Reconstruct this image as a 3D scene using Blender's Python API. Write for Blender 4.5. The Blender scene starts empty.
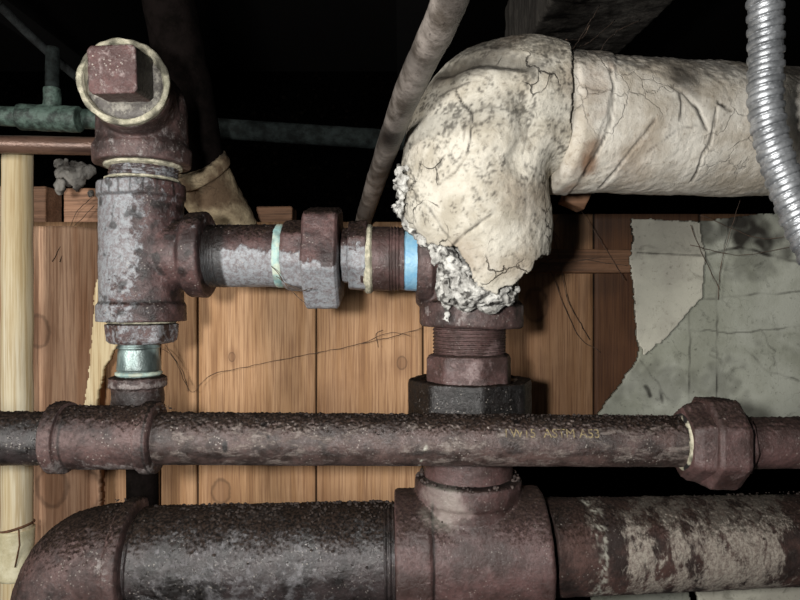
import bpy, math, random
import numpy as np
from mathutils import Vector, Matrix, noise
random.seed(7)
PI = math.pi
H = 1.6            # lens height above the cellar floor
F = 640.0
scn = bpy.context.scene
COL = scn.collection

def at(px, py, d):
    return Vector(((px-400)*d/F, d, (300-py)*d/F + H))
def mm(px, d):     # length of px at distance d
    return px*d/F
def S(h):
    h = h.lstrip('#'); o = []
    for i in (0, 2, 4):
        c = int(h[i:i+2], 16)/255
        o.append(c/12.92 if c <= .04045 else ((c+.055)/1.055)**2.4)
    return (*o, 1)

# ------------------------------------------------------------------ node helper
class NT:
    def __init__(s, name):
        s.m = bpy.data.materials.new(name); s.m.use_nodes = True
        s.t = s.m.node_tree; s.t.nodes.clear()
        s.out = s.n('ShaderNodeOutputMaterial'); s.b = s.n('ShaderNodeBsdfPrincipled')
        s.t.links.new(s.b.outputs[0], s.out.inputs[0])
        tc = s.n('ShaderNodeTexCoord'); oi = s.n('ShaderNodeObjectInfo')
        mu = s.math('MULTIPLY', oi.outputs['Random'], 7.3)
        cx = s.n('ShaderNodeCombineXYZ'); s.l(mu, cx.inputs[0]); s.l(mu, cx.inputs[2])
        ad = s.n('ShaderNodeVectorMath'); ad.operation = 'ADD'
        s.l(tc.outputs['Object'], ad.inputs[0]); s.l(cx.outputs[0], ad.inputs[1])
        s.obj = tc.outputs['Object']; s.co = ad.outputs[0]
    def n(s, t): return s.t.nodes.new(t)
    def l(s, a, b): s.t.links.new(a, b)
    def put(s, v, sock):
        if isinstance(v, bpy.types.NodeSocket): s.l(v, sock)
        else: sock.default_value = v
    def math(s, op, a, b=None, c=None, clamp=False):
        k = s.n('ShaderNodeMath'); k.operation = op; k.use_clamp = clamp
        s.put(a, k.inputs[0])
        if b is not None: s.put(b, k.inputs[1])
        if c is not None: s.put(c, k.inputs[2])
        return k.outputs[0]
    def scale(s, v, xyz):
        k = s.n('ShaderNodeVectorMath'); k.operation = 'MULTIPLY'
        s.l(v, k.inputs[0]); k.inputs[1].default_value = xyz; return k.outputs[0]
    def noise(s, sc, det=6, rough=.6, co=None, dist=0):
        k = s.n('ShaderNodeTexNoise'); s.l(co or s.co, k.inputs['Vector'])
        k.inputs['Scale'].default_value = sc; k.inputs['Detail'].default_value = det
        k.inputs['Roughness'].default_value = rough; k.inputs['Distortion'].default_value = dist
        return k.outputs[0]
    def vor(s, sc, feat='F1', co=None):
        k = s.n('ShaderNodeTexVoronoi'); k.feature = feat; s.l(co or s.co, k.inputs['Vector'])
        k.inputs['Scale'].default_value = sc; return k.outputs['Distance']
    def step(s, v, a, b, lo=0., hi=1.):
        k = s.n('ShaderNodeMapRange'); k.interpolation_type = 'SMOOTHSTEP'
        s.put(v, k.inputs[0]); s.put(a, k.inputs[1]); s.put(b, k.inputs[2])
        k.inputs[3].default_value = lo; k.inputs[4].default_value = hi; return k.outputs[0]
    def mix(s, f, a, b, mode='MIX'):
        k = s.n('ShaderNodeMix'); k.data_type = 'RGBA'; k.blend_type = mode
        s.put(f, k.inputs[0]); s.put(a, k.inputs[6]); s.put(b, k.inputs[7]); return k.outputs[2]
    def attr(s, name):
        k = s.n('ShaderNodeAttribute'); k.attribute_name = name; return k.outputs['Fac']
    def nz(s):
        g = s.n('ShaderNodeNewGeometry'); x = s.n('ShaderNodeSeparateXYZ')
        s.l(g.outputs['Normal'], x.inputs[0]); return x.outputs[2]
    def bump(s, h, dist, strength=1.):
        k = s.n('ShaderNodeBump'); k.inputs['Distance'].default_value = dist
        k.inputs['Strength'].default_value = strength; s.l(h, k.inputs['Height'])
        s.l(k.outputs[0], s.b.inputs['Normal'])
    def fin(s, col, rough=.7, metal=0., spec=.5):
        s.put(col, s.b.inputs['Base Color']); s.put(rough, s.b.inputs['Roughness'])
        s.put(metal, s.b.inputs['Metallic']); s.b.inputs['Specular IOR Level'].default_value = spec
        return s.m

def iron(name, base, dark, patch, amt=.5, psc=120, rough=.5, speck=.5, top='0d0a08', topamt=1., streak=(1, 1, 1), bump=.0007, spec=.55, pop=.75):
    """rusty painted iron: base tone, worn patches, grit that has settled on top"""
    s = NT(name)
    n1 = s.noise(42, 8, .68); n2 = s.noise(330, 6, .75); n3 = s.noise(psc, 10, .74, co=s.scale(s.co, streak), dist=.3)
    n4 = s.noise(1100, 3, .7); n5 = s.noise(520, 5, .75)
    c = s.mix(s.step(n1, .38, .62), S(dark), S(base))
    c = s.mix(s.math('MULTIPLY', s.step(n2, .44, .66), .55), c, S(dark))
    bias = s.attr('patch')
    th = s.math('SUBTRACT', 1.0-amt, bias)
    pm = s.step(n3, s.math('SUBTRACT', th, .06), s.math('ADD', th, .07))
    pc = s.mix(s.step(n2, .4, .62), S(patch), s.mix(.6, S(patch), S(base)))
    c = s.mix(s.math('MULTIPLY', pm, pop), c, pc)
    c = s.mix(s.step(n5, .58, .68, 0, .75*speck+.2), c, S('15100e'))
    c = s.mix(s.step(n4, .60, .70, 0, .5), c, S('15100e'))
    v = s.vor(420); vm = s.math('MULTIPLY', s.step(v, .26, .16), s.step(s.noise(70, 4), .50, .62))
    c = s.mix(s.math('MULTIPLY', vm, speck), c, S('aca59c'))
    tz = s.step(s.math('ADD', s.nz(), s.math('ADD', s.math('MULTIPLY', s.math('SUBTRACT', s.noise(420, 4, .7), .5), 1.2), s.math('MULTIPLY', s.math('SUBTRACT', n1, .5), 1.))), .40, .80)
    tf = s.math('MULTIPLY', tz, topamt*.93)
    c = s.mix(tf, c, s.mix(s.step(n5, .42, .62), S(top), S('362b24')))
    g = s.attr('grime_shade'); c = s.mix(s.math('MULTIPLY', g, .92, clamp=True), c, S('0e0b09'))
    p = s.attr('pale'); c = s.mix(s.math('MULTIPLY', p, 1, clamp=True), c, S('aaa89c'))
    r = s.math('ADD', s.step(n2, .3, .7, rough-.16, rough+.2), s.math('MULTIPLY', tf, .35), clamp=True)
    hh = s.math('ADD', s.math('MULTIPLY', n2, .8), s.math('ADD', s.math('MULTIPLY', n5, .6), s.math('MULTIPLY', pm, .25)))
    s.bump(hh, bump)
    m_ = s.fin(c, r, 0, spec)
    s.put(s.math('MULTIPLY', s.math('SUBTRACT', 1, s.math('MULTIPLY', tf, .9)), spec), s.b.inputs['Specular IOR Level'])
    return m_

def plain(name, a, b, sc=90, rough=.7, bump=.0004, metal=0., streak=(1, 1, 1), dirt=.4, spec=.5):
    s = NT(name)
    co = s.scale(s.co, streak)
    n = s.noise(sc, 7, .65, co=co); f = s.noise(sc*7, 4, .6)
    c = s.mix(s.step(n, .35, .65), S(a), S(b))
    c = s.mix(s.step(f, .58, .7, 0, dirt), c, S('1c1714'))
    c = s.mix(s.math('MULTIPLY', s.attr('grime_shade'), 1, clamp=True), c, S('15110e'))
    s.bump(s.math('ADD', n, f), bump)
    return s.fin(c, rough, metal, spec)

def wood(name, light, mid, dark, knots=(), gs=1., rough=.72, along='z', stain=.3, bump=.0003):
    s = NT(name)
    st = {'z': (1, 1, .05), 'x': (.05, 1, 1)}[along]
    co = s.co
    g1 = s.noise(95*gs, 6, .6, co=s.scale(co, st), dist=.6)
    g2 = s.noise(650*gs, 4, .6, co=s.scale(co, tuple(x if x == 1 else .025 for x in st)))
    bl = s.noise(11, 4, .55)
    c = s.mix(s.step(g1, .35, .65), S(mid), S(light))
    c = s.mix(s.math('MULTIPLY', s.step(g2, .42, .66), .62), c, S(dark))
    c = s.mix(s.step(bl, .48, .72, 0, stain), c, S(dark))
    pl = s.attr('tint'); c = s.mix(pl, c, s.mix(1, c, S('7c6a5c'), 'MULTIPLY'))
    for (k, r) in knots:
        sub = s.n('ShaderNodeVectorMath'); sub.operation = 'SUBTRACT'; s.l(s.obj, sub.inputs[0]); sub.inputs[1].default_value = k
        dd = s.n('ShaderNodeVectorMath'); dd.operation = 'LENGTH'; s.l(s.scale(sub.outputs[0], (1, 0, .72)), dd.inputs[0])
        d = s.math('ADD', dd.outputs['Value'], s.math('MULTIPLY', s.math('SUBTRACT', s.noise(120, 3), .5), r*.5))
        core = s.step(d, r*1.0, r*.75)
        ring = s.math('MULTIPLY', s.step(d, r*1.2, r*1.0), s.step(d, r*.75, r*.95))
        halo = s.step(d, r*3.0, r*1.0, 0, .35)
        c = s.mix(halo, c, S(dark)); c = s.mix(s.math('MULTIPLY', core, .28), c, S('5d3c26')); c = s.mix(s.math('MULTIPLY', ring, .5), c, S('3f291b'))
    c = s.mix(s.math('MULTIPLY', s.attr('grime_shade'), 1, clamp=True), c, S('17100b'))
    s.bump(s.math('ADD', g1, s.math('MULTIPLY', g2, .6)), bump)
    return s.fin(c, rough, 0, .35)

def plaster(name, a, b, grime_shade, crack=.35, sc=22, topdirt=.7, rough=.9, bump=.0008):
    s = NT(name)
    n = s.noise(sc, 8, .62, dist=.3); f = s.noise(260, 6, .7); n2 = s.noise(60, 7, .7, dist=.8)
    c = s.mix(s.step(n, .36, .62), S(b), S(a))
    c = s.mix(s.step(n2, .55, .72, 0, .55), c, S(grime_shade))
    c = s.mix(s.step(f, .56, .72, 0, .55), c, S(grime_shade))
    w = s.n('ShaderNodeVectorMath'); w.operation = 'ADD'; s.l(s.co, w.inputs[0])
    nn = s.n('ShaderNodeTexNoise'); nn.inputs['Scale'].default_value = 50; nn.inputs['Detail'].default_value = 5; s.l(s.co, nn.inputs['Vector'])
    s.l(s.scale(nn.outputs['Color'], (.022, .022, .022)), w.inputs[1])
    e = s.vor(40, 'DISTANCE_TO_EDGE', co=w.outputs[0])
    cm = s.math('MULTIPLY', s.step(e, .02, .004), s.step(s.noise(20, 3), .5, .6, 0, crack))
    c = s.mix(cm, c, S('1d1712'))
    ds = s.step(s.math('ADD', s.nz(), s.math('MULTIPLY', s.math('SUBTRACT', s.noise(160, 6, .75), .5), 1.4)), .45, 1.05, 0, topdirt)
    c = s.mix(ds, c, S('2b2520'))
    st = s.attr('stain'); c = s.mix(s.math('MULTIPLY', st, .8, clamp=True), c, S('6e4a2c'))
    g = s.attr('grime_shade'); c = s.mix(s.math('MULTIPLY', g, .95, clamp=True), c, S('191410'))
    hh = s.math('SUBTRACT', s.math('ADD', s.math('MULTIPLY', n2, 1.), f), s.math('MULTIPLY', cm, 2.))
    s.bump(hh, bump)
    return s.fin(c, rough, 0, .25)

# ------------------------------------------------------------------ mesh helpers
class M:
    def __init__(s): s.v = []; s.f = []
    def add(s, v, f):
        o = len(s.v); s.v += [tuple(x) for x in v]; s.f += [tuple(i+o for i in q) for q in f]; return s

def frame(d, roll=0.):
    d = d.normalized(); up = Vector((0, 0, 1)) if abs(d.z) < .9 else Vector((0, -1, 0))
    x = up.cross(d).normalized(); y = d.cross(x)
    m = Matrix((x, y, d)).transposed()
    return m @ Matrix.Rotation(roll, 3, 'Z')

def resample(prof, ds):
    out = [prof[0]]
    for a, b in zip(prof, prof[1:]):
        L = math.hypot(b[0]-a[0], b[1]-a[1]); n = max(1, int(math.ceil(L/ds)))
        for i in range(1, n+1):
            out.append((a[0]+(b[0]-a[0])*i/n, a[1]+(b[1]-a[1])*i/n))
    return out

def lathe(m, a, b, prof, seg=96, poly=0, roll=0., ds=.0009, tabs=False):
    """prof: (t, r), t from 0 to 1 along a->b (metres when tabs); a closed solid of revolution or n-gon prism"""
    d = b-a; L = d.length; R = frame(d, roll)
    pr = resample([(t if tabs else t*L, r) for t, r in prof], ds)
    if pr[0][1] > 1e-5: pr = resample([(pr[0][0], 0), pr[0]], .003)[:-1] + pr
    if pr[-1][1] > 1e-5: pr = pr + resample([pr[-1], (pr[-1][0], 0)], .003)[1:]
    V = []; Fc = []
    ring = []
    for t, r in pr:
        if r < 1e-5:
            ring.append([len(V)]); V.append(a + R @ Vector((0, 0, t))); continue
        row = []
        for k in range(seg):
            th = 2*PI*k/seg; rr = r
            if poly:
                w = 2*PI/poly; ph = (th % w)-w/2
                rr = min(r/math.cos(ph), r*(1+.82*(1/math.cos(w/2)-1)))
            row.append(len(V)); V.append(a + R @ Vector((rr*math.cos(th), rr*math.sin(th), t)))
        ring.append(row)
    for p, q in zip(ring, ring[1:]):
        if len(p) == 1 and len(q) == 1: continue
        if len(p) == 1:
            for k in range(seg): Fc.append((p[0], q[(k+1) % seg], q[k]))
        elif len(q) == 1:
            for k in range(seg): Fc.append((p[k], p[(k+1) % seg], q[0]))
        else:
            for k in range(seg):
                k2 = (k+1) % seg; Fc.append((p[k], p[k2], q[k2], q[k]))
    m.add(V, Fc); return m

def thread(t0, t1, r, pitch=.0021, dep=.0011):
    n = max(1, int((t1-t0)/pitch)); o = []
    for i in range(n):
        t = t0+(t1-t0)*i/n; o += [(t, r-dep), (t+pitch*.45, r)]
    return o + [(t1, r-dep)]

def spline(pts, n=12):
    """Catmull-Rom through tuples of any length"""
    P = [np.array(p, float) for p in pts]; P = [2*P[0]-P[1]] + P + [2*P[-1]-P[-2]]; o = []
    for i in range(1, len(P)-2):
        for k in range(n):
            t = k/n; a, b, c, d = P[i-1:i+3]
            o.append(.5*((2*b)+(-a+c)*t+(2*a-5*b+4*c-d)*t*t+(-a+3*b-3*c+d)*t**3))
    o.append(P[-2]); return o

def tube(m, pts, rad, seg=24, rfun=None):
    pts = [Vector(p) for p in pts]; n = len(pts)
    if not hasattr(rad, '__len__'): rad = [rad]*n
    T = [(pts[min(i+1, n-1)]-pts[max(i-1, 0)]).normalized() for i in range(n)]
    x = frame(T[0]).col[0].copy(); V = []; Fc = []; s = 0
    for i in range(n):
        x = (x-T[i]*x.dot(T[i])).normalized(); y = T[i].cross(x)
        if i: s += (pts[i]-pts[i-1]).length
        for k in range(seg):
            th = 2*PI*k/seg; r = rad[i] if rfun is None else rfun(s, th, rad[i])
            V.append(pts[i]+x*(r*math.cos(th))+y*(r*math.sin(th)))
    for i in range(n-1):
        for k in range(seg):
            k2 = (k+1) % seg; Fc.append((i*seg+k, i*seg+k2, (i+1)*seg+k2, (i+1)*seg+k))
    c0 = len(V); V += [pts[0], pts[-1]]
    for k in range(seg):
        k2 = (k+1) % seg; Fc.append((c0, k2, k)); Fc.append((c0+1, (n-1)*seg+k, (n-1)*seg+k2))
    return m.add(V, Fc)

def ball(m, c, r, seg=16, sq=(1, 1, 1)):
    V = []; Fc = []; rows = seg//2
    for i in range(rows+1):
        ph = PI*i/rows
        for k in range(seg):
            th = 2*PI*k/seg
            V.append((c[0]+r*sq[0]*math.sin(ph)*math.cos(th), c[1]+r*sq[1]*math.sin(ph)*math.sin(th), c[2]+r*sq[2]*math.cos(ph)))
    for i in range(rows):
        for k in range(seg):
            k2 = (k+1) % seg; Fc.append((i*seg+k, (i+1)*seg+k, (i+1)*seg+k2, i*seg+k2))
    return m.add(V, Fc)

def slab(m, poly, d0, d1, ds=.0015):
    """prism from an outline [(x, z)] at world depth d0 (front) .. d1 (back), gridded when convex-ish"""
    n = len(poly); V = [(x, d0, z) for x, z in poly]+[(x, d1, z) for x, z in poly]
    Fc = [tuple(range(n)), tuple(range(2*n-1, n-1, -1))]+[(i, i+n, (i+1) % n+n, (i+1) % n) for i in range(n)]
    return m.add(V, Fc)

def boxm(m, c, size, R=None):
    R = R or Matrix.Identity(3); c = Vector(c)
    V = [c + R @ Vector((sx*size[0]/2, sy*size[1]/2, sz*size[2]/2)) for sx in (-1, 1) for sy in (-1, 1) for sz in (-1, 1)]
    return m.add(V, [(0, 1, 3, 2), (4, 6, 7, 5), (0, 4, 5, 1), (2, 3, 7, 6), (0, 2, 6, 4), (1, 5, 7, 3)])

def remesh(me, vox, smooth=3):
    o = bpy.data.objects.new('temporary', me); COL.objects.link(o)
    r = o.modifiers.new('r', 'REMESH'); r.mode = 'VOXEL'; r.voxel_size = vox; r.use_smooth_shade = True
    if smooth:
        k = o.modifiers.new('s', 'SMOOTH'); k.iterations = smooth; k.factor = .5
    dg = bpy.context.evaluated_depsgraph_get()
    new = bpy.data.meshes.new_from_object(o.evaluated_get(dg)); bpy.data.objects.remove(o)
    return new

def rough_up(me, amp=.0004, sc=110, fine=.00018, fsc=600, top=0., tsc=620, crack=None):
    n = len(me.vertices); co = np.empty(n*3); no = np.empty(n*3)
    me.vertices.foreach_get('co', co); me.vertex_normals.foreach_get('vector', no)
    co = co.reshape(-1, 3); no = no.reshape(-1, 3); out = co.copy(); N = noise.noise
    for i in range(n):
        x, y, z = co[i]; h = 0.
        if amp: h += amp*N((x*sc, y*sc, z*sc))
        if fine: h += fine*N((x*fsc+9, y*fsc, z*fsc))
        if top and no[i, 2] > .35:
            t = min(1, (no[i, 2]-.35)/.5)
            g = N((x*tsc, y*tsc+4, z*tsc)); g2 = N((x*170, y*170, z*170+3))
            h += top*t*(max(0, g+.05)*1.3+max(0, g2)*.6)
        if crack: h += crack(x, y, z, no[i])
        out[i] += no[i]*h
    me.vertices.foreach_set('co', out.ravel()); me.update()

def build(name, m, mat, parent=None, vox=0, smooth=3, rough=None, attrs=None, solid=0, cut=None, flat=False, origin=None):
    me = bpy.data.meshes.new(name); me.from_pydata(m.v, [], m.f); me.update()
    if vox: me = remesh(me, vox, smooth); me.name = name
    if cut:
        import bmesh
        bm = bmesh.new(); bm.from_mesh(me)
        bmesh.ops.delete(bm, geom=[f for f in bm.faces if cut(f.calc_center_median())], context='FACES')
        bm.to_mesh(me); bm.free(); me.update()
    if rough is not None: rough_up(me, **rough)
    if solid:
        o = bpy.data.objects.new('temporary', me); COL.objects.link(o)
        k = o.modifiers.new('s', 'SOLIDIFY'); k.thickness = solid; k.offset = -1
        me2 = bpy.data.meshes.new_from_object(o.evaluated_get(bpy.context.evaluated_depsgraph_get()))
        bpy.data.objects.remove(o); me = me2; me.name = name
    n = len(me.vertices); co = np.empty(n*3); me.vertices.foreach_get('co', co); co = co.reshape(-1, 3)
    for an, fn in (attrs or {}).items():
        a = me.attributes.new(an, 'FLOAT', 'POINT'); a.data.foreach_set('value', np.array([fn(*p) for p in co], dtype=np.float32))
    if origin is None:
        if parent is not None: origin = WORLD[parent.name]
        else:
            c = (co.max(0)+co.min(0))/2; origin = Vector((c[0], c[1], co[:, 2].min()))
    co = co-np.array(origin); me.vertices.foreach_set('co', co.ravel()); me.update()
    me.shade_flat() if flat else me.shade_smooth()
    me.materials.append(mat)
    o = bpy.data.objects.new(name, me); COL.objects.link(o)
    if parent is None: o.location = origin
    else:
        o.parent = parent
    WORLD[o.name] = Vector(origin)
    return o
WORLD = {}
def thing(name, loc, label, cat, group=None):
    o = bpy.data.objects.new(name, None); COL.objects.link(o); o.location = loc; o.empty_display_size = .01
    WORLD[o.name] = Vector(loc); tag(o, label, cat, group); return o
def tag(o, label=None, cat=None, group=None, kind=None):
    if label: o['label'] = label
    if cat: o['category'] = cat
    if group: o['group'] = group
    if kind: o['kind'] = kind
    return o
def N3(x, y, z, s): return noise.noise((x*s, y*s, z*s))
def seg_d(x, z, pl):
    """distance in the wall plane to a polyline"""
    best = 9.
    for (ax, az), (bx, bz) in zip(pl, pl[1:]):
        dx, dz = bx-ax, bz-az; L = dx*dx+dz*dz
        t = max(0, min(1, ((x-ax)*dx+(z-az)*dz)/L)) if L else 0
        best = min(best, math.hypot(x-ax-t*dx, z-az-t*dz))
    return best
def xz(pts, d): return [(at(a, b, d).x, at(a, b, d).z) for a, b in pts]
def ss(a, b, v):
    t = max(0., min(1., (v-a)/(b-a))); return t*t*(3-2*t)

# ------------------------------------------------------------------ materials
IR_MAIN = iron('purple_brown_iron', '5c4744', '2c211f', '8c8683', amt=.42, psc=130, pop=.85)
IR_GALV = iron('grey_worn_iron', '5a4341', '2c2120', '92979b', amt=.50, psc=170, rough=.42, pop=.92)
IR_BLACK = iron('black_iron', '393131', '151211', '6b6a6c', amt=.40, psc=75, rough=.36, spec=.8, pop=.85)
IR_NUT = iron('oily_black_iron', '221e1d', '0e0c0b', '413e3d', amt=.34, psc=60, rough=.4, spec=.5)
IR_SHADED = plain('shade_black_iron', '14100f', '0a0807', sc=60, rough=1, dirt=.3, spec=.02)  # near-black: shade on the pipes behind put into the colour
IR_DULL = iron('mill_scaled_iron', '574642', '2c2320', '7f766f', amt=.45, psc=150, streak=(.4, 1, 1), rough=.42, pop=.75)
IR_WHITE = iron('plaster_splashed_iron', '503933', '261a16', 'a69e92', amt=.43, psc=110, rough=.7, streak=(1.3, 1, .6), topamt=.8, pop=.9)
IR_RED = iron('purple_rust_iron', '5d4644', '3a2b28', '7b6967', amt=.38, psc=120, rough=.45, topamt=.8, pop=.7, speck=.35)
SEAL = plain('dried_pipe_dope', 'cfc9b2', '9d9a84', sc=260, rough=.8, bump=.0008, dirt=.5)
TEAL = plain('teal_thread_tape', '8fb4b2', 'bcc4b2', sc=120, rough=.5, dirt=.25)
BLUE = plain('blue_thread_tape', '6c9fbf', '8bb2c4', sc=60, rough=.4, dirt=.15)
GALV = plain('galvanised_steel', '9fb3b0', '5d6c6b', sc=70, rough=.35, metal=.35, dirt=.3, streak=(1, 1, .4))
INS = plaster('cracked_insulation_plaster', 'c2bdb0', 'a49d8e', '564e44', crack=.75, sc=45)
INSP = plaster('insulation_canvas', 'd0cbc0', 'ada495', '6b5a48', crack=.25, sc=30)
FLUFF = plaster('crumbled_insulation', 'c9c8c2', '8d8b86', '3c3834', crack=0, sc=120, topdirt=.1, bump=.0016)
BOARD = plaster('grey_green_plaster', 'a2a499', '888a7d', '3d3d35', crack=.12, sc=14, topdirt=0, bump=.0004)
BOARD2 = plaster('pale_torn_plaster', 'b4b2a4', 'a19e92', '57544a', crack=.08, sc=18, topdirt=0, bump=.0003)
CONDUIT = plain('bright_zinc_steel', 'b9bcbf', '8a8d90', sc=120, rough=.43, metal=.7, dirt=.15, bump=.0001)
GREEN = plain('green_patinated_copper', '50635a', '1f2a25', sc=140, rough=.6, dirt=.4)
DKPIPE = plain('dark_dusty_pipe', '262c2b', '121514', sc=80, spec=.1, rough=.9, dirt=.5)
BROWNCU = plain('brown_copper', '6e5548', '40302a', sc=60, rough=.36, metal=.3, dirt=.4, streak=(.2, 1, 1))
RODM = plain('dusty_rod_steel', '77706a', '3c3630', sc=70, rough=.5, dirt=.6)
CABLEM = plain('black_cable_rubber', '262929', '171818', sc=80, spec=.1, rough=.9)
VOIDW = wood('unlit_joist_wood', '0d0b0a', '090706', '050404', stain=.3)  # darkness of the unlit void put into the wood colour
GREYW = wood('grey_cobwebbed_wood', '5c5852', '3a3632', '1a1715', stain=.5)
POLEW = wood('pale_yellow_wood', 'd0c8b0', 'beae8a', '9c8358', gs=.8, stain=.15)
PINKW = wood('pinkish_wood', 'a37d63', '8c6850', '4b3426', along='x', stain=.4)
POSTW = wood('tan_post_wood', 'bc9a7e', 'a37d61', '6f4e38', stain=.25,
             knots=((Vector((-.006, 0, .118)), .013), (Vector((-.018, 0, .255)), .010)))
PALEW = wood('fresh_split_wood', 'cdbf9c', 'b7a37c', '8e6f48', stain=.1)
CROSSW = wood('brown_batten_wood', '7d5c45', '63452f', '3a281b', along='x', stain=.4)
RAGM = plaster('grey_paper_scrap', '8d8a84', '3f3b37', '1c1917', crack=0, sc=60, topdirt=.2)
WEBM = plain('dirty_cobweb', '59473a', '3c2f26', sc=200, rough=.9)
STRING = plain('brown_twine', '6e4c33', '4a3222', sc=300, rough=.9)
BIRCH = plain('pale_sleeve', 'd3cdb0', 'b3aa88', sc=60, rough=.7, dirt=.2)
TXT = plain('faded_yellow_stencil', '93855f', '665a48', sc=500, rough=.7, dirt=.6)
CONC = plain('cellar_concrete', '040404', '020202', sc=12, spec=0, rough=1)  # near-black, the unlit void's darkness put into the colour

# ------------------------------------------------------------------ setting
DW = .60
WO = at(400, 600, DW); WO.x = 0
def kn(px, py, r): return (at(px, py, DW)-WO, r)
WALLW = wood('tongue_and_groove_pine', 'c39c76', 'ab835c', '744f34', stain=.4,
             knots=(kn(221, 492, .0085), kn(402, 363, .0045), kn(536, 305, .011), kn(232, 357, .003)))
def plank(m, px0, px1, py0, py1, d=DW, gap=.0003, ds=.0014):
    a, b = at(px0, py1, d), at(px1, py0, d)
    W = b.x-a.x; Z = b.z-a.z
    prof = [(gap, .012), (gap, .0022), (gap+.0012, 0), (W-gap-.0012, 0), (W-gap, .0022), (W-gap, .012)]
    xs = []
    for p, q in zip(prof, prof[1:]):
        n = max(1, int(math.hypot(q[0]-p[0], q[1]-p[1])/.003)); xs += [(p[0]+(q[0]-p[0])*i/n, p[1]+(q[1]-p[1])*i/n) for i in range(n)]
    xs.append(prof[-1]); nz = max(2, int(Z/.006)); V = []; Fc = []; c = len(xs)
    for j in range(nz+1):
        for (x, y) in xs: V.append((a.x+x, d+y, a.z+Z*j/nz))
    for j in range(nz):
        for i in range(c-1): Fc.append((j*c+i, j*c+i+1, (j+1)*c+i+1, (j+1)*c+i))
    Fc.append(tuple(range(c-1, -1, -1))); Fc.append(tuple(nz*c+i for i in range(c)))
    m.add(V, Fc)
m = M(); tints = []
PL = [(-420, -300, 222, 700), (-300, -185, 222, 700), (-185, -70, 222, 700), (-70, 5, 222, 700), (5, 98, 222, 700), (98, 160, 222, 700), (160, 197.5, 222, 700), (197.5, 316, 222, 700), (316, 423, 222, 700), (423, 505, 220, 700),
      (505, 594, 214, 460), (594, 700, 214, 460), (700, 820, 214, 460), (820, 950, 214, 460)]
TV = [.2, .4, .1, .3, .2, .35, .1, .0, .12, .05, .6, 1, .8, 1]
for p in PL: plank(m, *p)
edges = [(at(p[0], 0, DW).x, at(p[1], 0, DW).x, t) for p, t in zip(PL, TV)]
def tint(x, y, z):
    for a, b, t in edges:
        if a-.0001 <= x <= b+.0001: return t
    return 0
def wall_dark(x, y, z):  # dark grooves, darker plank tops, mottled dirt heavier on the right
    g = 0
    if y > DW+.0015: g = .75
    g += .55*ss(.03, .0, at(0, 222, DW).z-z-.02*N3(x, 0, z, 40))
    g += .25*ss(.2, .6, N3(x, 3, z, 22))*(.4 if x < .05 else 1.4)
    return min(1, g)
tag(build('wall_back', m, WALLW, attrs={'tint': tint, 'grime_shade': wall_dark}, origin=WO), kind='structure')
def struct_box(name, c, s, mat):
    tag(build(name, boxm(M(), c, s), mat, flat=True), kind='structure')
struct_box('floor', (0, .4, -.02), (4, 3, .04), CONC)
struct_box('ceiling', (0, .4, H+.62), (4, 3, .04), VOIDW)
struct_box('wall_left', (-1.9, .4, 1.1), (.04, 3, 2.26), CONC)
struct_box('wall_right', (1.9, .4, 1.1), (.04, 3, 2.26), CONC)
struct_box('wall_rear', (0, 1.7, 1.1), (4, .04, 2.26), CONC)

# wooden joists hidden in the dark above
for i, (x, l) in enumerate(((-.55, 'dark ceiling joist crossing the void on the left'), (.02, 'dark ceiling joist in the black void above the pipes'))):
    o = build('ceiling_joist', boxm(M(), (x, .95, H+.5), (.05, 1.3, .2)), VOIDW, flat=True)
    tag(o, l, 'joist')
# grey joist, upper right
a, b = at(700, -80, .50), at(575, 62, .86)
m = M(); dv = (b-a); R = frame(dv, 0)
boxm(m, (a+b)/2+Vector((-.03, .03, .035)), (.12, .10, dv.length), R)
tag(build('ceiling_joist', m, GREYW, vox=.003, smooth=1, rough=dict(amp=.002, sc=40, fine=.0008, fsc=200)), 'grey dusty ceiling joist above the white insulated pipe', 'joist')

# plaster board, right, with a torn lighter face layer
DP = .575
def board_dark(x, y, z):  # dark crack lines, darker cloudy top edge, random blotches
    g = 0
    for pl, w in LINES:
        wob = .0016*N3(x, 0, z, 90)
        g = max(g, ss(w, w*.25, seg_d(x+wob, z+wob, pl))*(.15+.45*ss(-.3, .3, N3(x, 7, z, 60))))
    g += .75*ss(-.05, .5, N3(x, 1, z, 28)+.4*N3(x, 5, z, 90)-ss(.0, .055, at(0, 222, DP).z-z)*.9+.35)
    g += .35*ss(.1, .5, N3(x, 8, z, 18)+.3*N3(x, 2, z, 120))
    return min(1, g)
LINES = [(xz(p, DP), w*.0009) for p, w in (
    ([(640, 253), (700, 256), (740, 247), (800, 262)], 2.2), ([(700, 300), (760, 294), (810, 292)], 1.6), ([(690, 330), (740, 333), (810, 325)], 1.2),
    ([(700, 240), (717, 285), (717, 415)], 1.6), ([(689, 310), (689, 410)], 1.4), ([(735, 190), (718, 280)], 1), ([(640, 360), (670, 400)], 1.3),
    ([(646, 386), (650, 396)], 3), ([(661, 390), (663, 402)], 3), ([(745, 350), (770, 372), (800, 380)], 1.4), ([(760, 330), (775, 352)], 1.2))]
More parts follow.
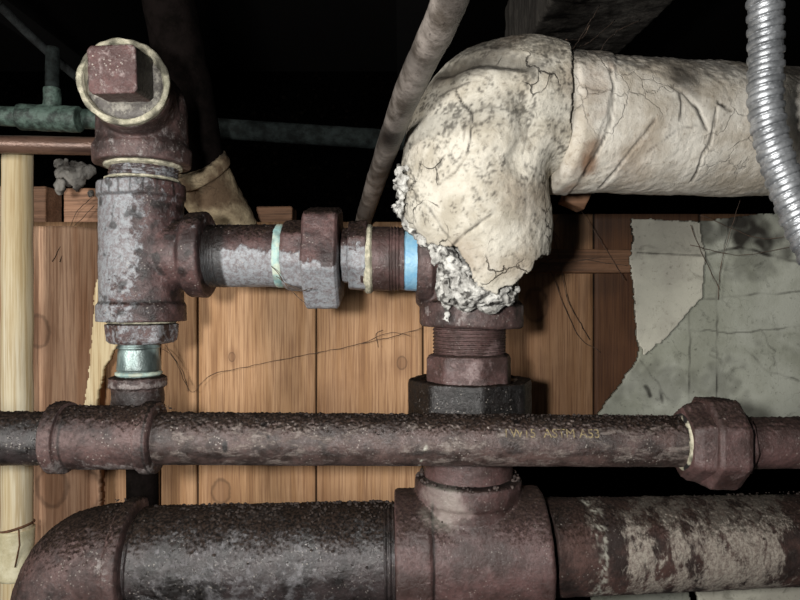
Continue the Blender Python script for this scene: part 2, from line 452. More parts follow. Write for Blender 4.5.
def sheet(outline, d, th, step=.0011, rag=.0012):
    """a board cut to a ragged outline: dense grid, cells outside the outline dropped"""
    xs = [p[0] for p in outline]; zs = [p[1] for p in outline]
    x0, x1, z0, z1 = min(xs), max(xs), min(zs), max(zs); nx = int((x1-x0)/step)+1; nz = int((z1-z0)/step)+1
    def inside(x, z):
        x += rag*N3(x, 2, z, 260)+rag*N3(x, 9, z, 80); z += rag*N3(x, 5, z, 260); c = False
        j = len(outline)-1
        for i in range(len(outline)):
            (xi, zi), (xj, zj) = outline[i], outline[j]
            if (zi > z) != (zj > z) and x < (xj-xi)*(z-zi)/(zj-zi)+xi: c = not c
            j = i
        return c
    V = []; idx = {}; Fc = []
    cells = [(i, j) for i in range(nx) for j in range(nz) if inside(x0+(i+.5)*step, z0+(j+.5)*step)]; cs = set(cells)
    def vid(i, j, k):
        key = (i, j, k)
        if key not in idx:
            idx[key] = len(V); x, z = x0+i*step, z0+j*step
            V.append((x+.0003*N3(x, 1, z, 900), d+(th if k else .0012*N3(x, 4, z, 25)), z+.0003*N3(x, 3, z, 900)))
        return idx[key]
    for i, j in cells:
        Fc.append((vid(i, j, 0), vid(i+1, j, 0), vid(i+1, j+1, 0), vid(i, j+1, 0)))
        Fc.append((vid(i, j, 1), vid(i, j+1, 1), vid(i+1, j+1, 1), vid(i+1, j, 1)))
        for di, dj, a_, b_ in ((-1, 0, (0, 0), (0, 1)), (1, 0, (1, 1), (1, 0)), (0, -1, (1, 0), (0, 0)), (0, 1, (0, 1), (1, 1))):
            if (i+di, j+dj) not in cs:
                Fc.append((vid(i+a_[0], j+a_[1], 0), vid(i+b_[0], j+b_[1], 0), vid(i+b_[0], j+b_[1], 1), vid(i+a_[0], j+a_[1], 1)))
    return M().add(V, Fc)
t = thing('plaster_board', at(740, 470, DP), 'grey green cracked plaster board with torn diagonal edge beside dark planks', 'plaster board')
build('board', sheet(xz([(634, 219), (700, 222), (760, 214), (1000, 212), (1000, 462), (560, 462), (600, 414), (640, 358), (637, 320), (634, 280)], DP), DP, .006), BOARD, t, attrs={'grime_shade': board_dark})
o = build('torn_layer', sheet(xz([(632, 219), (700, 222), (705, 262), (702, 297), (690, 309), (668, 336), (644, 356), (638, 340), (634, 290), (630, 262), (634, 240)], DP-.0035), DP-.0035, .003), BOARD2, t,
      attrs={'grime_shade': lambda x, y, z: .5*ss(.45, 0, (at(0, 250, DP).z-z)/.02+.4*N3(x, 0, z, 90))*.7+.55*ss(.0011, .0003, seg_d(x, z, xz([(636, 253), (702, 256)], DP)))})  # darker toward the top, plus one dark line
tag(o, 'lighter torn surface layer')
t = build('plaster_scrap', sheet(xz([(592, 560), (684, 570), (697, 640), (592, 640)], .60), .60, .006), BOARD, attrs={'grime_shade': lambda x, y, z: .35})
tag(t, 'dim grey plaster scrap under the white-stained pipe end', 'plaster board')
t = build('plaster_scrap', sheet(xz([(686, 560), (830, 560), (830, 640), (712, 640)], .592), .592, .006), BOARD2)
tag(t, 'pale slanted plaster scrap at the bottom right corner', 'plaster board')

# battens, blocks and boards behind the pipes
def block(name, px0, py0, px1, py1, d, th, mat, label, cat, rot=0, rnd=.001, **kw):
    a, b = at(px0, py1, d), at(px1, py0, d)
    c = (a+b)/2+Vector((0, th/2, 0)); m = M()
    boxm(m, c, (b.x-a.x, th, b.z-a.z), Matrix.Rotation(rot, 3, 'Y'))
    o = build(name, m, mat, vox=max(.0012, rnd), smooth=2, rough=dict(amp=.0004, sc=80, fine=.0002, fsc=400), **kw)
    return tag(o, label, cat)
block('batten', 528, 249, 632, 273, .588, .010, CROSSW, 'brown horizontal batten nailed across the dark right planks', 'batten')
block('wood_block', 567, 184, 590, 206, .50, .02, CROSSW, 'small reddish wood block wedged under the white insulated pipe', 'wood block', rot=math.radians(24))
block('wood_block', -30, 186, 46, 226, .615, .03, PINKW, 'pinkish wood block end left of the dark gap behind the pole', 'wood block')
block('wood_block', 63, 188, 125, 226, .615, .03, PINKW, 'pinkish wood block between dark gap and grey iron tee', 'wood block')
block('wood_block', 256, 206, 292, 226, .64, .03, CROSSW, 'small splintered wood block behind the top of the union', 'wood block')
# rounded post
m = M(); a, b = at(30, 620, .565), at(87, 226, .565)
outl = []; W = b.x-a.x
for k in range(33):
    u = k/32; outl.append((a.x+W*u, .565+.034*max(0, (u-.55)/.45)**2.0))
V = []; Fc = []; nz = 120; c = len(outl)
for j in range(nz+1):
    z = a.z+(b.z-a.z)*j/nz
    for (x, y) in outl: V.append((x, y, z))
    V.append((outl[-1][0], .603, z)); V.append((outl[0][0], .603, z))
cc = c+2
for j in range(nz):
    for i in range(cc): i2 = (i+1) % cc; Fc.append((j*cc+i, j*cc+i2, (j+1)*cc+i2, (j+1)*cc+i))
Fc.append(tuple(range(cc-1, -1, -1))); Fc.append(tuple(nz*cc+i for i in range(cc)))
tag(build('wooden_post', m.add(V, Fc), POSTW, rough=dict(amp=.0006, sc=30, fine=0)), 'tan knotty wooden post with rounded right edge beside pale pole', 'post')
tag(build('split_board', sheet(xz([(96, 280), (120, 280), (117, 345), (104, 366), (100, 385), (95, 412), (82, 430), (90, 360)], .558), .558, .006, step=.0009), PALEW), 'pale split board sliver beside the tan knotty post', 'board')
tag(build('split_board', sheet(xz([(88, 455), (100, 455), (99, 520), (97, 620), (88, 620)], .583), .583, .008, step=.0009), POSTW), 'narrow brown board strip low behind the left iron elbow', 'board')

# pale pole
pb = at(17, 640, .53)
t = thing('wooden_pole', pb, 'pale yellow round wooden pole at the far left', 'pole')
r = mm(14.5, .53)
build('shaft', lathe(M(), pb, at(17.5, 152, .53), [(0, r), (1, r*.97)], ds=.002), POLEW, t, rough=dict(amp=.0006, sc=30, fine=0))
m = M(); c = at(16.5, 525, .53); pts = []
for k in range(41):
    th = 2*PI*k/40; pts.append(c+Vector((math.cos(th)*r*1.06, math.sin(th)*r*1.06, math.cos(th)*.003-.001)))
tube(m, pts, .0011, 8); tube(m, [c+Vector((.009, -r, 0)), c+Vector((.0095, -r*.98, -.012)), c+Vector((.006, -r*1.0, -.03))], .0007, 6)
build('string', m, STRING, t)
build('sleeve', lathe(M(), at(16.5, 577, .53), at(16.5, 528, .53), [(0, r*1.10), (1, r*1.13)], ds=.002), BIRCH, t, rough=dict(amp=.0008, sc=60, fine=0))

# ------------------------------------------------------------------ far pipes, cable, rod
t = thing('copper_pipe', at(40, 117, .52), 'green patinated copper pipe with tee left of the round plug', 'pipe')
g1 = at(-420, 103, .52); g2 = at(150, 121, .53)
build('pipe_run', lathe(M(), g1, g2, [(0, mm(10, .52)), (1, mm(10, .52))], seg=48, ds=.002), GREEN, t, rough=dict(amp=.0004, sc=120, fine=.0001))
m = M(); lathe(m, at(20, 117, .52), at(80, 119.5, .52), [(0, mm(13, .52)), (1, mm(13, .52))], seg=48); lathe(m, at(53, 117, .52), at(52, 88, .52), [(0, mm(8.5, .52)), (1, mm(8, .52))], seg=40)
build('tee_joint', m, GREEN, t, vox=.0008, smooth=4, rough=dict(amp=.0004, sc=150))
build('riser_stub', lathe(M(), at(52, 95, .52), at(53, 48, .52), [(0, mm(6.5, .52)), (1, mm(6.5, .52))], seg=32, ds=.002), DKPIPE, t, rough=dict(amp=.0003, sc=150))
o = build('pipe', lathe(M(), at(150, 124, .63), at(470, 145, .66), [(0, mm(10, .64)), (1, mm(10, .64))], seg=40, ds=.002), DKPIPE, rough=dict(amp=.0004, sc=100))
tag(o, 'dark horizontal pipe in the black void behind the rod', 'pipe')
o = build('copper_pipe', lathe(M(), at(-420, 136, .50), at(130, 147, .50), [(0, mm(9, .5)), (1, mm(9, .5))], seg=48, ds=.002), BROWNCU, rough=dict(amp=.0002, sc=60, fine=0))
tag(o, 'shiny brown copper pipe resting on the pale pole top', 'pipe')
o = build('cable', tube(M(), [p[:3] for p in spline([at(-300, -200, .42), at(-30, -20, .5), at(0, 6, .52), at(35, 40, .545), at(78, 78, .57), at(120, 110, .6)], 10)], .0037, 16), CABLEM)
tag(o, 'dark cable running diagonally in the top left corner', 'cable')
rp = [p[:3] for p in spline([at(520, -190, .19), at(465, -45, .235), at(444, 14, .262), at(400, 112, .36), at(366, 212, .56), at(361, 232, .62)], 30)]
o = build('steel_rod', tube(M(), rp, .0073, 40), RODM, rough=dict(amp=.0005, sc=70, fine=.0002),
          attrs={'grime_shade': lambda x, y, z: .6*ss(.0, .5, N3(x, y, z, 30))+.8*ss(.006, .001, abs(z-at(0, 145, .4).z)-.000)*.5})
tag(o, 'long grey brown rod slanting down in front of the black void', 'rod')
# dirty lagged pipe going back behind the left riser
t = thing('lagged_pipe', at(205, 180, .58), 'dirty dark lagged pipe slanting down behind the left riser', 'pipe')
a, b = at(158, -60, .50), at(203, 180, .565)
build('pipe_run', lathe(M(), a, b, [(0, mm(26, .5)), (1, mm(25, .56))], seg=64, ds=.0025), IR_SHADED, t, rough=dict(amp=.001, sc=60))
a = at(194, 163, .555); b = at(232, 232, .60)
build('lagging_sleeve', lathe(M(), a, b, [(0, .0245), (.04, .0285), (.14, .0290), (.18, .0255), (.8, .025), (1, .025)], seg=80, ds=.0015),
      plaster('dirty_lagging', 'b3a486', '5d4c3b', '2b221b', crack=.2, topdirt=1.), t, rough=dict(amp=.0015, sc=60, fine=.0006, fsc=300))
# torn grey paper scraps
m = M()
for k in range(26):
    u = random.random(); c = at(58+34*u+random.uniform(-4, 4), 168+22*u*random.random()+random.uniform(-6, 6), .60+random.uniform(-.01, .01))
    ball(m, c, random.uniform(.003, .008), 10, (random.uniform(.6, 1.3), .5, random.uniform(.6, 1.3)))
ball(m, at(60, 186, .6), .007, 10, (.8, .6, 1.3)); ball(m, at(78, 170, .6), .010, 12, (1.5, .6, .7))
tag(build('torn_lagging', m, RAGM, vox=.0014, smooth=2, rough=dict(amp=.002, sc=180, fine=.001, fsc=500)), 'torn grey lagging scrap hanging between pole and iron riser', 'lagging scrap')

# ------------------------------------------------------------------ left riser
DR = .46
RG = dict(amp=.0004, sc=120, fine=.00022, fsc=700, top=.0004)
e0, e1 = at(143, 112, DR), at(124, 82, .405)
fdir = (e1-e0).normalized()
t = thing('pipe_elbow', at(143, 166, DR), 'purple brown iron elbow whose mouth faces out with round plug', 'pipe fitting')
m = M(); R0 = mm(43, DR)
lathe(m, e0-fdir*.004, e1-fdir*.001, [(0, R0*.9), (.55, .0265), (.72, .027), (.74, .0272), (.93, .0272), (.93, .020)], ds=.0015)
ball(m, e0, R0, 48)
lathe(m, at(143, 166, DR), e0, [(0, mm(46, DR)), (.28, mm(47, DR)), (.40, mm(43.5, DR)), (1, R0)], ds=.0015)
build('body', m, IR_MAIN, t, vox=.001, smooth=3, rough=RG)
m = M(); ring = [(-.004, .0228), (-.004, .0270), (0, .0275), (.0022, .0277), (.0032, .0268), (.0032, .0246), (.0008, .0234), (-.004, .0228)]
def annulus(m, c, d, prof, seg=120):
    R = frame(d); pr = resample(prof, .0007); V = []; Fc = []; n = len(pr)
    for k in range(seg):
        th = 2*PI*k/seg
        for tt, r in pr: V.append(c + R @ Vector((r*math.cos(th), r*math.sin(th), tt)))
    for k in range(seg):
        for i in range(n-1):
            k2 = (k+1) % seg; Fc.append((k*n+i, k2*n+i, k2*n+i+1, k*n+i+1))
    return m.add(V, Fc)
annulus(m, e1-fdir*.001, fdir, ring)
tag(build('rim', m, SEAL, t, rough=dict(amp=.0007, sc=160, fine=.0003), attrs={'grime_shade': lambda x, y, z: .75*ss(.0, .55, N3(x, y, z, 110)+.5*ss(at(0, 80, .4).z, at(0, 40, .4).z, z))}), 'pale dope crusted rim')
t = thing('pipe_plug', at(124, 82, .405), 'square headed rusty plug screwed into the pale rimmed elbow', 'pipe plug')
m = M(); lathe(m, e1-fdir*.016, e1-fdir*.0030, [(0, .0225), (.9, .0232), (1, .021)], ds=.001)
build('plug_body', m, iron('dope_crusted_iron', '6b6762', '3e3936', 'a8a498', amt=.5, psc=130, topamt=.0), t, rough=dict(amp=.0006, sc=180, fine=.0003))
f = Vector((-.03, -1, .015)).normalized(); c0 = at(122, 77, .405)
c0 = e1+Vector((.0015, .006, .0035)); cf = at(112, 69, .373)
dq = (cf-c0); R = Matrix.Rotation(math.radians(-2), 3, 'Y'); hs = mm(24, .373)
V = []; nU = 30; m = M(); seg = 4*nU
def sq(k, h):
    s, u = divmod(k, nU); u = -1+2*u/nU; x, z = [(u, -1), (1, u), (-u, 1), (-1, -u)][s]
    q = math.hypot(x, z); cap = 1.30
    if q > cap: x, z = x*cap/q, z*cap/q
    return R @ Vector((x*h, 0, z*h))
rows = [(0, hs*1.05)]+[(u/24, hs*(1.05-.03*u/24)) for u in range(1, 24)]+[(.985, hs*1.01), (1, hs*.95)]+[(1.0, hs*.95*(1-v/14)) for v in range(1, 14)]
Fc = []
for (u, h) in rows:
    for k in range(seg): V.append(c0+dq*u+sq(k, h))
for j in range(len(rows)-1):
    for k in range(seg): k2 = (k+1) % seg; Fc.append((j*seg+k, (j+1)*seg+k, (j+1)*seg+k2, j*seg+k2))
Fc.append(tuple((len(rows)-1)*seg+k for k in range(seg-1, -1, -1)))
m.add(V, [tuple(reversed(q)) for q in Fc])
xr = at(136, 70, .373).x
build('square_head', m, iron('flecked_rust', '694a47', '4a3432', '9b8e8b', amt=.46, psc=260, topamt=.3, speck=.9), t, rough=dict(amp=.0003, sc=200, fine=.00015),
      attrs={'grime_shade': lambda x, y, z: 1.0*ss(-.0012, -.0004, x-(cf.x+(c0.x-cf.x)*(y-cf.y)/(c0.y-cf.y)+hs*1.0))*ss(.3728, .3745, y)})  # shade on the head's right face painted in as a dark mask

def seal_ring(parent, c, d, r0, r1, h, mat=SEAL, name='sealant_ring', label='pale dried sealant', grime_shade=.5):
    m = M(); lathe(m, c-d*h/2, c+d*h/2, [(0, r0), (.25, r1), (.75, r1), (1, r0)], ds=.0006, seg=120)
    o = build(name, m, mat, parent, rough=dict(amp=.00012 if mat is TEAL else .0004, sc=190, fine=.0002, fsc=700), attrs={'grime_shade': lambda x, y, z: grime_shade*ss(.05, .5, N3(x, y, z, 160))})
    return tag(o, label)
Z = Vector((0, 0, 1)); X = Vector((1, 0, 0))
# nipple between elbow and tee
c1, c2 = at(143, 190, DR), at(145, 160, DR); r = mm(33, DR)
t = thing('pipe_nipple', c1, 'short threaded nipple with pale sealant bands under the plugged elbow', 'pipe nipple')
L = (c2-c1).length
build('thread', lathe(M(), c1, c2, [(0, r)]+thread(.004, L-.004, r)+[(L, r)], tabs=True, ds=.0007, seg=120), IR_GALV, t, rough=dict(amp=.0003, sc=120, top=0))
seal_ring(t, at(144, 167, DR), Z, r, r*1.12, .0038, grime_shade=.6); seal_ring(t, at(143, 181, DR), Z, r, r*1.08, .0022, grime_shade=.4)
# tee
def tee(name, parent_label, run, branch, mat, attrs=None, vox=.001, collar=(.12, 1.0, .88), group=None, rough=RG):
    pass
X0 = at(138, 0, DR).x
t = thing('pipe_tee', at(138, 322, DR), 'large grey crusted iron tee under the plugged elbow', 'pipe fitting')
m = M(); a, b = at(142, 321, DR), at(142, 184, DR)
rb, rc = mm(40, DR), mm(42.5, DR)
lathe(m, a, b, [(0, rc), (.115, rc), (.135, rb), (.88, rb), (.895, mm(42, DR)), (.985, mm(42, DR)), (1, mm(40, DR))], ds=.0012)
lathe(m, at(142, 255, DR), at(209, 255, DR), [(0, mm(34, DR)), (.66, mm(35, DR)), (.74, mm(42, DR)), (.97, mm(43, DR)), (1, mm(41, DR))], ds=.0012)
def gpatch(x, y, z):
    u = (x-at(97, 0, DR).x)/mm(86, DR); v = (at(0, 183, DR).z-z)/mm(138, DR)
    return .16*ss(.75, .25, u+.35*N3(x, y, z, 45)) + .10*ss(.6, .2, v) - .18*ss(.5, .8, u)
def tgrime(x, y, z):
    w = .0008*N3(x, y, z, 200)
    cr = 0
    if z > at(0, 198, DR).z:
        u = ((x-X0)/.0075+.3*N3(x, y, z, 60)) % 1.0; cr = ss(.12, .04, min(u, 1-u))*.8
    return max(cr, .6*ss(.0016, .0005, abs(z-at(0, 199, DR).z+w)), .8*ss(.0014, .0004, abs(z-at(0, 302, DR).z+w)), .8*ss(.25, .45, N3(x, y, z, 130)+.2*N3(x, y, z, 500)))
build('body', m, IR_GALV, t, vox=.001, smooth=2, rough=RG, attrs={'patch': gpatch, 'grime_shade': tgrime})
# reducing bushing
a, b = at(142, 343, DR), at(142, 320, DR); r = mm(31, DR)
t = thing('reducing_bushing', a, 'grey brown reducing bushing under the large crusted tee', 'pipe fitting')
build('bushing_body', lathe(M(), a, b, [(0, r*.86), (.12, r*.95), (.8, r), (.86, r*.9), (1, r*.9)], poly=6, roll=.3, ds=.0008), IR_GALV, t, rough=RG)
seal_ring(t, at(142, 321.5, DR), Z, mm(31, DR), mm(33, DR), .0024)
# bright galvanised nipple
a, b = at(139, 383, DR), at(139, 340, DR); r = mm(21, DR); L = (b-a).length
t = thing('pipe_nipple', a, 'small bluish galvanised nipple shining between bushing and dark coupling', 'pipe nipple')
th_ = build('thread', lathe(M(), a, b, thread(0, L*.3, r)+[(L*.32, r)]+thread(L*.8, L, r), tabs=True, ds=.0007), GALV, t, rough=dict(amp=.0001, sc=100, fine=0),
      attrs={'grime_shade': lambda x, y, z: .7*ss(.0, .4, N3(x, y, z, 70)+ss(0, .012, x-at(143, 0, DR).x)*.4)})
seal_ring(th_, at(139, 373, DR), Z, r*.98, r*1.06, .003, mat=TEAL, name='thread_tape', label='pale teal thread tape', grime_shade=.3)
# dark coupling and pipe going down behind
t = thing('pipe_coupling', at(138, 420, DR), 'dark brown coupling collar below the bluish nipple', 'pipe fitting')
a, b = at(138, 425, DR), at(138, 376, DR)
build('body', lathe(M(), a, b, [(0, mm(30, DR)), (.4, mm(25, DR)), (.76, mm(24.5, DR)), (.80, mm(27.5, DR)), (.97, mm(27.5, DR)), (1, mm(25, DR))], ds=.0008), IR_MAIN, t, rough=dict(amp=.0005, sc=150, fine=.0003, fsc=600, top=.0006),
      attrs={'patch': lambda x, y, z: .15*ss(.004, .0, abs(z-at(0, 384, DR).z)), 'grime_shade': lambda x, y, z: .7*ss(at(0, 386, DR).z, at(0, 392, DR).z, z)})
o = build('pipe', lathe(M(), at(144, 640, DR+.02), at(142, 424, DR+.02), [(0, mm(16, DR)), (1, mm(16, DR))], ds=.002, seg=64), IR_SHADED)
tag(o, 'black vertical pipe stub between long coupling and left elbow', 'pipe')

# ------------------------------------------------------------------ cross line with union
def gz(py, lo, hi, d=DR):   # patch bias: more grey below py
    zz = at(0, py, d).z
    return lambda x, y, z: lo+(hi-lo)*ss(zz+.006, zz-.006, z+.004*N3(x, y, z, 150)+.002*N3(x, y, z, 500))
yc = 256
a, b = at(206, yc, DR), at(282, yc, DR); L = (b-a).length; r = mm(31, DR)
t = thing('pipe_nipple', at(238, 288, DR), 'thick nipple between grey tee and union, lower half silvery', 'pipe nipple')
th_ = build('thread', lathe(M(), a, b, thread(0, L*.2, r)+[(L*.21, r)]+[(L, r)], tabs=True, ds=.0007, seg=120), IR_GALV, t, rough=RG, attrs={'patch': gz(252, -.25, .3), 'grime_shade': lambda x, y, z: .95*ss(at(232, 0, DR).x, at(228, 0, DR).x, x+.001*N3(x, y, z, 200))})
seal_ring(th_, at(281, yc, DR), X, r*.99, r*1.025, .0062, mat=TEAL, name='thread_tape', label='pale teal thread tape', grime_shade=.4)
t = thing('pipe_union', at(320, 309, DR), 'big union with wide hexagonal nut, brown above and grey below', 'pipe fitting')
un = dict(amp=.0004, sc=140, fine=.0002, fsc=700, top=.0007)
build('tail_piece', lathe(M(), at(285, yc, DR), at(312, yc, DR), [(0, mm(31, DR)), (.12, mm(33, DR)), (.9, mm(34, DR)), (1, mm(34, DR))], poly=8, roll=.2, ds=.0008), IR_GALV, t, rough=un, attrs={'patch': gz(254, -.25, .4)})
nut = lathe(M(), at(307, 257, DR-.002), at(341, 257, DR-.002), [(0, mm(44, DR)), (.07, mm(47, DR)), (.93, mm(47, DR)), (1, mm(44, DR))], poly=6, roll=math.radians(13), ds=.0008, seg=144)
o = build('union_nut', nut, IR_GALV, t, rough=un, attrs={'patch': gz(268, -.28, .45)}); tag(o, 'wide hexagonal nut')
build('head_piece', lathe(M(), at(343, yc, DR), at(368, yc, DR), [(0, mm(26, DR)), (.25, mm(27, DR)), (.27, mm(33, DR)), (.95, mm(34, DR)), (1, mm(32, DR))], poly=8, roll=.35, ds=.0008), IR_GALV, t, rough=un, attrs={'patch': gz(248, -.25, .25)})
a, b = at(362, 259, DR), at(404, 259, DR); L = (b-a).length; r = mm(32, DR)
t = thing('pipe_nipple', at(388, 291, DR), 'short brown nipple with light blue tape entering the plastered tee', 'pipe nipple')
th_ = build('thread', lathe(M(), a, b, [(0, r), (L*.66, r)]+thread(L*.67, L*.9, r)+[(L, r)], tabs=True, ds=.0007, seg=120), IR_RED, t, rough=RG)
seal_ring(th_, at(369, 259, DR), X, r*.99, r*1.08, .0062, mat=SEAL, grime_shade=.35)
o = build('thread_tape', lathe(M(), at(403, 260, DR), at(419, 260, DR), [(0, r*.93), (.2, r*.96), (1, r*.98)], ds=.0008), BLUE, th_); tag(o, 'light blue thread tape')

# ------------------------------------------------------------------ centre riser
DC = .468
def ragt(x, y, z): return .25
t = thing('pipe_tee', at(470, 327, DC), 'purple brown iron tee half hidden by the white plaster elbow', 'pipe fitting')
m = M()
lathe(m, at(471, 327, DC), at(474, 200, DC), [(0, mm(49, DC)), (.02, mm(51.5, DC)), (.18, mm(51.5, DC)), (.22, mm(46, DC)), (1, mm(44, DC))], ds=.0012)
lathe(m, at(416, 262, DC), at(470, 262, DC), [(0, mm(41, DC)), (.05, mm(44, DC)), (.26, mm(44, DC)), (.34, mm(38, DC)), (1, mm(36, DC))], ds=.0012)
build('body', m, IR_MAIN, t, vox=.001, smooth=2, rough=RG, attrs={'patch': lambda x, y, z: .22*ss(.2, .5, N3(x, y, z, 60))-.05})
a, b = at(469, 360, DC), at(469, 324, DC); L = (b-a).length; r = mm(36.5, DC)
t = thing('pipe_nipple', a, 'purple threaded nipple directly under the plastered tee', 'pipe nipple')
build('thread', lathe(M(), a, b, thread(0, L, r, .0024, .0013), tabs=True, ds=.0006, seg=140), IR_RED, t, rough=dict(amp=.0003, sc=120, fine=.0002), attrs={'patch': lambda x, y, z: .25*ss(.1, .4, N3(x, y, z, 50))})
a, b = at(469, 391, DC), at(469, 353, DC)
t = build('reducing_bushing', lathe(M(), a, b, [(0, mm(40, DC)), (.86, mm(40, DC)), (.95, mm(38.5, DC)), (1, mm(35, DC))], poly=8, roll=.12, ds=.0008, seg=128), IR_RED, rough=RG,
          attrs={'patch': lambda x, y, z: .3*ss(.015, .0, math.hypot(x-at(466, 0, DC).x, z-at(0, 368, DC).z)+.004*N3(x, y, z, 120))})
tag(t, 'purple hexagonal bushing with pale scrape above the black nut', 'pipe fitting')
DN = .476
t = thing('large_nut', at(470, 420, DN), 'big black octagonal nut just above the long horizontal pipe', 'pipe fitting')
m = M(); lathe(m, at(470, 425, DN), at(470, 379, DN), [(0, mm(56, DN)), (.05, mm(58, DN)), (.92, mm(58, DN)), (1, mm(57, DN)), (1.0, mm(46, DN)), (.9, mm(44, DN))], poly=8, roll=.05, ds=.001, seg=160)
build('body', m, IR_NUT, t, rough=dict(amp=.0004, sc=120, fine=.0002, fsc=700, top=.0006), attrs={'grime_shade': lambda x, y, z: .75*ss(at(410, 0, DN).x+.012, at(410, 0, DN).x, x)+.5*ss(at(0, 400, DN).z, at(0, 413, DN).z, z)+.5*ss(.485, .5, y), 'patch': lambda x, y, z: -.2+.2*ss(.0, .01, x-at(495, 0, DN).x)})  # darker toward the left edge, the bottom and the back
o = build('pipe', lathe(M(), at(468, 495, DC), at(468, 424, DC), [(0, mm(44, DC)), (1, mm(44, DC))], ds=.0012), IR_RED, rough=RG)
tag(o, 'short purple pipe rising from the lower tee behind the long pipe', 'pipe')

# ------------------------------------------------------------------ lower heavy line
RB = dict(amp=.0005, sc=90, fine=.0003, fsc=600, top=.0008, tsc=760)
A, B, C_, D_ = at(60, 562, .455), at(395, 554, .462), at(560, 549, .462), at(840, 535, .515)
t = thing('pipe_tee', at(475, 610, .462), 'massive purple brown tee at bottom centre with branch upward', 'pipe fitting')
m = M(); rT = mm(64, .462); rr = .0400
lathe(m, at(396, 554, .462), at(542, 550, .462), [(0, .0440), (.02, .0452), (.22, .0452), (.24, .0430), (.5, .0440), (.84, .0445), (.98, .0450), (1, .0430)], ds=.0013, seg=140)
lathe(m, at(468, 552, .464), at(468, 476, .464), [(0, .0372), (.72, .0368), (.75, .0384), (.97, .0384), (1, .0370)], ds=.0013, seg=130)
ball(m, (at(468, 0, .464).x, .462, at(0, 552, .464).z+.007), .0432, 64, (1.12, .98, .95))
def tg(x, y, z):
    c = at(468, 476, .464)
    return max(.8*ss(.0015, .0004, abs(x-at(434, 0, .42).x+.0005*N3(x, y, z, 100)))*ss(at(0, 500, .43).z, at(0, 512, .43).z, z),
               .9*ss(c.z-.004, c.z-.001, z)*ss(.042, .03, math.hypot(x-c.x, y-c.y)))
build('body', m, IR_RED, t, vox=.0011, smooth=4, rough=dict(RG, top=.0006), attrs={'grime_shade': tg, 'pale': lambda x, y, z: .36*ss(.020, .0, math.hypot(x-at(446, 0, .43).x, (z-at(0, 503, .43).z)*.8)+.008*N3(x, y, z, 90)+.004*N3(x, y, z, 400)), 'patch': lambda x, y, z: .4*ss(.024, .0, math.hypot(x-at(446, 0, .43).x, z-at(0, 502, .43).z)+.008*N3(x, y, z, 90))})  # grey-blue sheen on the branch collar painted as a pale patch
m = M(); c = at(468, 477, .464)
for k in range(150):
    th = random.uniform(0, 2*PI); q = random.uniform(.0325, .0375)
    ball(m, c+Vector((q*math.cos(th), q*math.sin(th), random.uniform(-.001, .002))), random.uniform(.0006, .0018), 8)
o = build('grit', m, plain('oily_grit', '2a2220', '4b3f3a', sc=500, rough=.5), t); tag(o, 'black gritty joint dirt', kind='stuff')
t = thing('pipe', at(265, 610, .46), 'thick dark grey pipe along the bottom left with black grit', 'pipe')
a, b = at(134, 559.5, .4555), at(400, 554, .462); L = (b-a).length
build('pipe_run', lathe(M(), a, b, [(0, .0345), (.006, .0345), (.007, .0362), (L*.94, .0362)], tabs=True, ds=.0009, seg=230), IR_BLACK, t, rough=RB, attrs={'patch': lambda x, y, z: .12*ss(.12, -.02, abs(x-at(235, 0, .43).x))-.02})
build('thread', lathe(M(), a, b, [(L*.93, .0355)]+thread(L*.935, L*1.0, .0370, .0026, .0016), tabs=True, ds=.0006, seg=180), IR_BLACK, t, rough=dict(amp=.0002, sc=100, fine=.0001))
t = thing('pipe_elbow', at(75, 640, .455), 'heavy dark brown iron elbow in the bottom left corner', 'pipe fitting')
m = M()
pth = spline([at(136, 559.5, .455), at(116, 560, .455), at(92, 566, .455), at(77, 584, .455), at(71, 612, .455), at(71, 660, .455)], 8)
tube(m, [p for p in pth], [.0385]*len(pth), 90)
lathe(m, at(122, 560, .455), at(141, 559.5, .455), [(0, .0385), (.25, .0385), (.30, .0425), (.9, .0430), (1, .040)], ds=.0015, seg=120)
lathe(m, at(71, 620, .455), at(71, 665, .455), [(0, .0395), (.1, .043), (1, .043)], ds=.002, seg=120)
build('body', m, IR_MAIN, t, vox=.0011, smooth=3, rough=RB, attrs={'grime_shade': lambda x, y, z: .35*ss(0, .4, N3(x, y, z, 50)), 'patch': lambda x, y, z: .2*ss(.012, .0, math.hypot(x-at(106, 0, .42).x, z-at(0, 568, .42).z))-.06})
t = thing('pipe', at(680, 610, .48), 'thick pipe at bottom right splashed with white plaster', 'pipe')
a, b = at(540, 547, .463), at(1150, 530, .575)
def wp(x, y, z):
    u = 400+x*F/y
    st = math.sin(u*.16+3*N3(x, y, z, 30))*.05
    return st+.10*ss(610, 640, u)+.05*ss(690, 740, u)-.25*ss(775, 790, u)-.2*ss(590, 575, u)+.10*N3(x, y, z, 45)
build('pipe_run', lathe(M(), a, b, [(0, .0335), (.02, .0338), (1, .0335)], ds=.0009, seg=210), IR_WHITE, t, rough=RB,
      attrs={'patch': wp, 'pale': lambda x, y, z: .8*ss(.0048, .001, abs(x-.004*N3(x, y, z, 60)-.002*N3(x, y, z, 260)-at(603-18*ss(at(0, 520, .44).z, at(0, 500, .44).z, z), 0, .435).x))*ss(-.3, .2, N3(x, y, z, 200))*ss(-.25, .1, N3(x, y, z, 520))})

